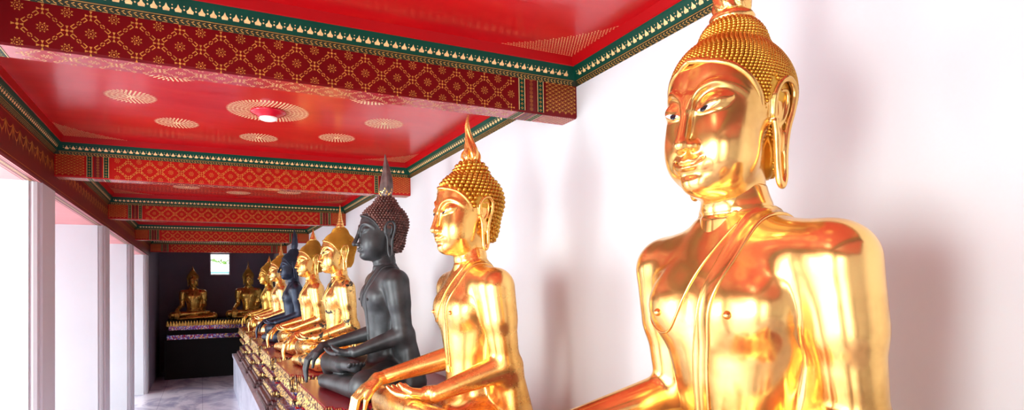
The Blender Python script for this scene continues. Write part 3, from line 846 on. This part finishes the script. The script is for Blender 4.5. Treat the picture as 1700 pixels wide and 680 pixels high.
for k, y in enumerate(BEAMS):
    mb = MB(); c = .009; face_m = 'red_beam' if k < 2 else 'red_far_lit'
    # body with chamfered lower arrises
    prof = [(0, ZCE+.1), (0, ZB+c), (c, ZB), (BD-c, ZB), (BD, ZB+c), (BD, ZCE+.1)]
    for i in range(5):
        (a, za), (b, zb) = prof[i], prof[i+1]
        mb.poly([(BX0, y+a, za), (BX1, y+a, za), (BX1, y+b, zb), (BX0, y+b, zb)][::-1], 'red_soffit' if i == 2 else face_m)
    mb.poly([(BX0, y, ZCE+.1), (BX0, y+BD, ZCE+.1), (BX1, y+BD, ZCE+.1), (BX1, y, ZCE+.1)], 'red_beam')
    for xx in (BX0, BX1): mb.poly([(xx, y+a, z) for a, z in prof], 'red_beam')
    if k >= 1:
        pl = Plane(mb, (0, y, 0), (1, 0, 0), (0, 0, 1))
        lattice(pl, BX0+.40, BX1-.40, ZB+.0015, ZCB+.01, .1645, .150, 'gold_paint', CZ+1.091, .0038 if k < 2 else .0055)
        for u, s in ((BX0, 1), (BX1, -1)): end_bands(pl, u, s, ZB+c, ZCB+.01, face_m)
        pl = Plane(mb, (0, y+BD/2, ZB), (1, 0, 0), (0, -1, 0))
        lattice(pl, BX0+.40, BX1-.40, -BD/2+c, BD/2-c, .1645, .158, 'gold_paint_pale', 0.0)
        for u, s in ((BX0, 1), (BX1, -1)): end_bands(pl, u, s, -BD/2+c, BD/2-c, 'red_soffit')
    mb.build('crossbeam', kind='structure')

# ceiling bays with painted rosettes, fascia and crown moulding
def big_rosette(pl, c, r0, r1, m):
    n = max(2, int(round((r1-r0)/.030))); step = (r1-r0)/n
    for i in range(n):
        r = r0+i*step; k = max(8, int(round(2*pi*(r+step/2)/.026)))
        for j in range(k):
            a = 2*pi*(j+.5*(i % 2))/k; d = np.array((cos(a), sin(a))); t = np.array((-d[1], d[0])); q = np.array(c)+d*r; w = .0092
            pl.poly([q-d*step*.25, q+d*step*.45+t*w*.8, q+d*step*1.15, q+d*step*.45-t*w*.8], m)
def corner_motif(pl, c, sa, sb, L, m):
    rnd = random.Random(5)
    st = .017; n = int(L/st)
    for i in range(n):
        for j in range(n):
            a = .012+(i+.5*(j % 2))*st; b = .012+j*st
            if (a/L)**.8+(b/L)**.8 < 1:
                q = np.array((c[0]+sa*a, c[1]+sb*b)); ang = atan2(sb*b, sa*a)+rnd.uniform(-.5, .5); d = np.array((cos(ang), sin(ang)))*.0062
                pl.dash(q-d, q+d, .005, m)
YB = [-4.2]+BEAMS+[20.6]
BAYS = []
for k in range(len(YB)-1):
    y0 = YB[k]+(BD if k else 0); y1 = YB[k+1]
    BAYS.append((y0, y1))
CROWN = [(.0, 1.190, 'brown_green'), (.020, 1.216, None), (.022, 1.220, 'green'), (.034, 1.240, 'green'), (.050, 1.272, 'green'), (.056, 1.282, 'green')]
for k, (y0, y1) in enumerate(BAYS):
    mb = MB(); f = .072
    x0, x1 = BX0+f, BX1-f; a, b = y0+f, y1-f; zc = ZCE
    mb.poly([(x0-.02, a-.02, zc), (x0-.02, b+.02, zc), (x1+.02, b+.02, zc), (x1+.02, a-.02, zc)], 'red')
    if 1 <= k <= 5:
        pl = Plane(mb, (0, 0, zc), (1, 0, 0), (0, -1, 0))
        cx, cy = (x0+x1)/2, (a+b)/2+.06
        big_rosette(pl, (cx, -cy), .085, .285, 'peach_paint')
        for j in range(8):
            t = j*pi/4; big_rosette(pl, (cx+.87*cos(t), -(cy+.87*sin(t))), .008, .155, 'peach_paint')
        for (X_, sa) in ((x0, 1), (x1, -1)):
            for (Y_, sb) in ((a, -1), (b, 1)): corner_motif(pl, (X_, -Y_), sa, sb, .50, 'gold_paint_pale')
    mb.build('ceiling', kind='structure')
    mb = MB()
    def ring(o0, z0, o1, z1, m):
        A_ = [(BX0+o0, y0+o0, z0), (BX1-o0, y0+o0, z0), (BX1-o0, y1-o0, z0), (BX0+o0, y1-o0, z0)]
        B_ = [(BX0+o1, y0+o1, z1), (BX1-o1, y0+o1, z1), (BX1-o1, y1-o1, z1), (BX0+o1, y1-o1, z1)]
        for i in range(4):
            j = (i+1) % 4; mb.poly([A_[i], B_[i], B_[j], A_[j]], m)
    R = [(0, 1.190), (.022, 1.218), (.026, 1.224), (.036, 1.246), (.052, 1.276), (.056, 1.286)]
    mm = ['brown_green', 'green', 'green', 'green', 'green']
    for i in range(len(R)-1): ring(R[i][0], CZ+R[i][1], R[i+1][0], CZ+R[i+1][1], mm[i])
    ring(.056, CZ+1.286, .062, CZ+1.290, 'red_band'); ring(.062, CZ+1.290, .074, ZCE, 'red_band')
    if k >= 1:
        # gilt lotus buds on the green cove and squiggles on the lower band
        sides = [((BX0, y0), (1, 0), (0, 1), BX1-BX0), ((BX1, y1), (-1, 0), (0, -1), BX1-BX0), ((BX1, y0), (0, 1), (-1, 0), y1-y0), ((BX0, y1), (0, -1), (1, 0), y1-y0)]
        for (c0, d, n_, L) in sides:
            d3 = np.array((*d, 0.)); n3 = np.array((*n_, 0.)); o = np.array((*c0, CZ))
            def P2(off, z): return o+n3*off+np.array((0, 0, z))
            # cove plane between (.030,1.232) and (.052,1.276)
            v = n3*.022+np.array((0, 0, .044)); v /= np.linalg.norm(v)
            pl = Plane(mb, P2(.0285, 1.229), d3, v, .0012)
            if np.dot(pl.n, n3-np.array((0, 0, .5))) < 0: pl.n = -pl.n
            mcount = int(L/.046); st = L/mcount
            for i in range(1, mcount):
                u = i*st
                if not (.05 < u < L-.05): continue
                pl.poly([(u-.012, .004), (u+.012, .004), (u+.0145, .014), (u+.006, .022), (u, .036), (u-.006, .022), (u-.0145, .014)], 'gold_paint_pale')
                for w_ in (.017, .031): pl.dot((u+st/2, w_), .0042 if w_ < .02 else .003, 'gold_paint_pale', 5)
            v = n3*.022+np.array((0, 0, .028)); v /= np.linalg.norm(v)
            pl = Plane(mb, P2(.0, 1.190), d3, v, .0009)
            if np.dot(pl.n, n3-np.array((0, 0, .5))) < 0: pl.n = -pl.n
            q = int(L/.022)
            for i in range(1, q):
                u = i*L/q
                if not (.03 < u < L-.03): continue
                pl.dash((u-.007, .008), (u+.004, .014), .0034, 'gold_paint'); pl.dash((u-.003, .023), (u+.008, .018), .0034, 'gold_paint'); pl.dash((u-.011, .031), (u+.011, .031), .0022, 'gold_paint')
                if i % 2: pl.dash((u-.008, .003), (u+.012, .003), .0022, 'gold_paint')
    mb.build('trim_%d' % (k+1), kind='structure')

# ceiling lamps
LL = {1: 'red rimmed round ceiling lamp outside the view above', 2: 'round red rimmed ceiling lamp with white lens, in the nearer of two lamp bays', 3: 'small bright ceiling lamp in the second ceiling bay, partly hidden by the beam'}
for k in (2, 3):
    y0, y1 = BAYS[k]; cx, cy = (BX0+BX1)/2, (y0+y1)/2+.06
    t = thing('ceiling_lamp', LL[k], 'lamp', (cx, cy, ZCE), 0, 'ceiling lamps')
    mb = MB(); V, F = lathe([(.062, 0), (.124, 0), (.128, -.008), (.121, -.017), (.100, -.026), (.080, -.036), (.070, -.046), (.063, -.048), (.058, -.044)], 48); mb.mesh(V, [f_[::-1] for f_ in F], 'lamp_red'); mb.build('lamp_rim', t)
    mb = MB(); V, F = lathe([(.059, -.040), (.064, -.052), (.060, -.062), (.042, -.069), (.006, -.072)], 36); mb.mesh(V, [f_[::-1] for f_ in F], 'lamp_glow'); mb.build('lamp_lens', t)

# ------------------------------------------------------------------ left colonnade
ZL = CZ+.88
XO = -2.35
XE = -3.7  # eave edge: outer soffit extended out of view to block high sky
mb = MB()
y0, y1 = -4.2, 17.0
mb.poly([(BX0, y0, ZL+.012), (BX0, y0, ZCE+.1), (BX0, y1, ZCE+.1), (BX0, y1, ZL+.012)], 'red_deep')
mb.poly([(BX0, y0, ZL+.012), (BX0, y1, ZL+.012), (BX0-.012, y1, ZL), (BX0-.012, y0, ZL)], 'red_beam')
mb.poly([(BX0-.012, y0, ZL), (BX0-.012, y1, ZL), (XE, y1, ZL), (XE, y0, ZL)], 'outer_soffit')
mb.poly([(XE, y0, ZL), (XE, y1, ZL), (XE, y1, ZCE+.1), (XE, y0, ZCE+.1)], 'outer_soffit')
mb.poly([(BX0, y0, ZCE+.1), (XE, y0, ZCE+.1), (XE, y1, ZCE+.1), (BX0, y1, ZCE+.1)], 'red_band')
for yy in (y0, y1): mb.poly([(BX0, yy, ZL+.012), (BX0-.012, yy, ZL), (XE, yy, ZL), (XE, yy, ZCE+.1), (BX0, yy, ZCE+.1)], 'red_band')
pl = Plane(mb, (BX0, 0, 0), (0, 1, 0), (0, 0, 1), .001)
g = 'gold_paint'
for i in range(int((17.0-3.2)/.17)):                         # gilt swags with tassels
    u = 3.2+i*.17; zt = CZ+1.13
    if any(b-.02 < u+.085 < b+BD+.02 for b in BEAMS): pass
    arc = [(u+.17*t, zt-.075*(1-(2*t-1)**2)-.018*(1-abs(2*t-1))) for t in np.linspace(0, 1, 9)]
    for a, b in zip(arc[:-1], arc[1:]): pl.dash(a, b, .011, g)
    arc = [(u+.17*t, zt-.035*(1-(2*t-1)**2)) for t in np.linspace(0, 1, 7)]
    for a, b in zip(arc[:-1], arc[1:]): pl.dash(a, b, .006, g)
    pl.poly([(u-.010, zt), (u+.010, zt), (u+.014, zt-.06), (u, zt-.105), (u-.014, zt-.06)], g)
    pl.tri((u+.085, zt-.095), -pi/2, 0, .035, .008, g)
pl.dash((3.0, ZL+.030), (17, ZL+.030), .004, 'gold_paint'); pl.dash((3.0, CZ+1.175), (17, CZ+1.175), .004, 'gold_paint')
pl = Plane(mb, (0, 0, ZL), (0, 1, 0), (1, 0, 0), .001); 
if pl.n[2] > 0: pl.n = -pl.n
for xx in (BX0-.025, BX0-.105): pl.dash((3.0, xx), (17, xx), .006, 'red_deep')
pl.poly([(3.0, BX0-.09), (17, BX0-.09), (17, BX0-.035), (3.0, BX0-.035)], 'red_deep')
pl.n = pl.n*1.8
for i in range(int(13.8/.045)):
    pl.dot((3.1+i*.045, BX0-.062), .013, 'gold_paint_pale', 4)
mb.build('trim_20', kind='structure')
# piers: deep cross walls with a stepped moulding at the corridor corner
PIERS = [(-4.35, -3.71), (-.95, -.31), (2.45, 3.09), (5.85, 6.49), (9.35, 9.95), (12.75, 13.30), (16.15, 16.75)]
for (a, b) in PIERS:
    mb = MB()
    pr = [(XO+.05, a), (BX0-.075, a), (BX0-.075, a+.018), (BX0-.05, a+.022), (BX0-.028, a+.04), (BX0-.022, a+.075), (BX0-.022, a+.085), (BX0-.004, a+.09), (BX0-.004, b-.09), (BX0-.022, b-.085), (BX0-.022, b-.075), (BX0-.05, b-.022), (BX0-.075, b-.018), (BX0-.075, b), (XO+.05, b)]
    n = len(pr)
    for i in range(n):
        j = (i+1) % n; mb.poly([(*pr[i], 0), (*pr[j], 0), (*pr[j], ZL), (*pr[i], ZL)], 'pier')
    mb.poly([(*p, ZL) for p in pr], 'pier'); mb.poly([(*p, 0) for p in pr][::-1], 'pier')
    mb.build('pier', kind='structure')

# ------------------------------------------------------------------ shell
mb = MB(); mb.box((2.0, -4.2, 0), (2.25, 21.0, CZ+1.6), 'wall'); mb.build('wall_right', kind='structure')
# end wall with its window opening
YW = 20.5; wx0, wx1, wz0, wz1 = .215, .765, CZ+.515, CZ+1.17
mb = MB(); X0, X1, ZT = -1.4, 2.0, CZ+1.6
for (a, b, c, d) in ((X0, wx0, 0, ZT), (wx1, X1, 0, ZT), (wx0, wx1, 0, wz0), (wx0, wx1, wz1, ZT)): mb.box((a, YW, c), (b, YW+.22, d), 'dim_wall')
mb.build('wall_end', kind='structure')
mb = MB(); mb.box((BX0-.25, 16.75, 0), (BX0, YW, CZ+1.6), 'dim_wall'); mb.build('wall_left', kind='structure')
mb = MB(); mb.box((BX0, -4.45, 0), (2.0, -4.2, CZ+1.6), 'wall'); mb.build('added_wall_back', kind='structure')  # unseen wall added to cut light from behind the camera
mb = MB(); mb.box((-9, -4.5, -.1), (2.25, 21.0, 0), 'floor'); mb.build('floor', kind='structure')
mb = MB(); mb.box((-30, -20, -.35), (-2.6, 40, -.02), 'paving'); mb.box((-9, 21.0, -.35), (12, 40, -.02), 'paving')
bpy.data.objects.remove(mb.build('unused'))
mb = MB(); mb.box((-40, -30, -.4), (30, 60, -.1), 'paving'); mb.build('ground', kind='structure')
mb = MB(); mb.box((XE-.15, -4.2, CZ+1.45), (2.25, 21.0, CZ+1.6), 'roof'); mb.build('roof', kind='structure')
# window at the end
w = bpy.data.objects.new('window_1', None); COL.objects.link(w); w.location = ((wx0+wx1)/2, YW+.05, (wz0+wz1)/2); w['kind'] = 'structure'
hw, hh = (wx1-wx0)/2, (wz1-wz0)/2; mb = MB(); tck = .028
for (a, b, c, d) in ((-hw, -hw+tck, -hh, hh), (hw-tck, hw, -hh, hh), (-hw+tck, hw-tck, -hh, -hh+tck), (-hw+tck, hw-tck, hh-tck, hh)): mb.box((a, -.03, c), (b, .03, d), 'frame_white')
mb.build('window_frame', w)
m, nt, b = new_mat('clear window glass'); b.inputs['Base Color'].default_value = (.95, .97, 1, 1); b.inputs['Roughness'].default_value = .02; b.inputs['Alpha'].default_value = .12
nt.links.new(ramp(nt, noise(nt, 3), [(.3, (.93, .96, 1)), (.7, (.97, .98, 1))]), b.inputs['Base Color'])
M['glass'] = m
mb = MB(); mb.box((-hw+tck, -.004, -hh+tck), (hw-tck, .004, hh-tck), 'glass'); mb.build('window_pane', w)

# what stands outside beyond the end window: a pale hall with a tiled roof, a hedge and a low wall
oh = thing('distant_hall', 'pale hall with teal and orange roof edge seen through the bright end window', 'building', (1.0, 30, -.1))
mb = MB(); mb.box((-6, 0, 0), (6, 4, CZ+1.02), 'frame_white'); mb.build('wall', oh)
mb = MB(); mb.box((-6.2, -.12, CZ+.93), (6.2, 0, CZ+1.0), 'roof_teal'); mb.build('eaves', oh)
mb = MB(); mb.box((-6.2, -.10, CZ+.62), (6.2, 0, CZ+.70), 'roof_orange'); mb.build('ledge', oh)
mb = MB(); mb.box((-6.0, -.06, CZ+.71), (6.0, 0, CZ+.80), 'roof_teal'); mb.build('base_band', oh)
he = MB(); rnd = random.Random(9)
for i in range(260):
    x = rnd.uniform(-1.2, 3.4); z = CZ+rnd.uniform(1.28, 1.44)+.05*sin(x*5); r = rnd.uniform(.04, .09); y = 29.5+rnd.uniform(-.1, .1); a = rnd.uniform(0, 6.3)
    he.poly([(x+r*cos(a), y, z+r*sin(a)), (x+r*.5*cos(a+1.6), y-.03, z+r*.5*sin(a+1.6)), (x-r*cos(a), y, z-r*sin(a)), (x+r*.5*cos(a-1.6), y+.02, z+r*.5*sin(a-1.6))], 'leaf')
for x in (-.7, 1.9, 3.0): he.box((x-.05, 29.46, -.1), (x+.05, 29.54, CZ+1.4), 'bark')
ho = he.build('clipped_hedge'); tag(ho, 'strip of green foliage seen through the bright end window', 'hedge')
# camera and light
F = 1020.
yaw, tilt, roll = atan(515/1020.), radians(1.24), radians(.92)
fv = Vector((sin(yaw)*cos(tilt), cos(yaw)*cos(tilt), sin(tilt))); rv = Vector((cos(yaw), -sin(yaw), 0)); uv = rv.cross(fv)
r2 = rv*cos(roll)-uv*sin(roll); u2 = uv*cos(roll)+rv*sin(roll)
cam = bpy.data.cameras.new('camera'); co = bpy.data.objects.new('camera', cam); COL.objects.link(co)
mat = Matrix((( r2.x, u2.x, -fv.x, 0), (r2.y, u2.y, -fv.y, 0), (r2.z, u2.z, -fv.z, CZ), (0, 0, 0, 1)))
co.matrix_world = mat
cam.sensor_width = 36; cam.lens = F/1700*36; cam.shift_y = 115/1700.; cam.clip_start = .02
SC.camera = co
wd = bpy.data.worlds.new('sky'); SC.world = wd; wd.use_nodes = True
bg = wd.node_tree.nodes['Background']; bg.inputs['Color'].default_value = (.90, .985, 1.0, 1); bg.inputs['Strength'].default_value = 6.0
su = bpy.data.lights.new('sun', 'SUN'); su.energy = 5.0; su.angle = radians(2); su.color = (1, .96, .9)
so = bpy.data.objects.new('sun', su); COL.objects.link(so)
so.rotation_euler = Vector((-.25, -.35, -1)).to_track_quat('-Z', 'Y').to_euler()
al_ = bpy.data.lights.new('opening_light', 'AREA'); al_.shape = 'RECTANGLE'; al_.size = .9; al_.size_y = 1.5; al_.energy = 110; al_.color = (.93, 1, .98)
ao = bpy.data.objects.new('opening_light', al_); COL.objects.link(ao); ao.location = (-2.45, .05, CZ-.1); ao.rotation_euler = Vector((3.0, 2.2, .1)).to_track_quat('-Z', 'Y').to_euler()
bl_ = bpy.data.lights.new('added_fill_light', 'AREA'); bl_.shape = 'RECTANGLE'; bl_.size = .9; bl_.size_y = 1.5; bl_.energy = 90; bl_.color = (.95, 1, .98)  # added fill lamp to brighten the wall further down the row
bo = bpy.data.objects.new('added_fill_light', bl_); COL.objects.link(bo); bo.location = (-2.45, 4.2, CZ-.1); bo.rotation_euler = Vector((3.0, 2.2, .1)).to_track_quat('-Z', 'Y').to_euler()
SC.view_settings.view_transform = 'Standard'; SC.view_settings.look = 'None'
SC.view_settings.exposure = -.16; SC.view_settings.gamma = .92
SC.cycles.max_bounces = 10; SC.cycles.diffuse_bounces = 6; SC.cycles.glossy_bounces = 5
SC.cycles.sample_clamp_indirect = 8
try: SC.cycles.use_denoising = True
except Exception: pass
print('script', round(time.time()-T0, 1))
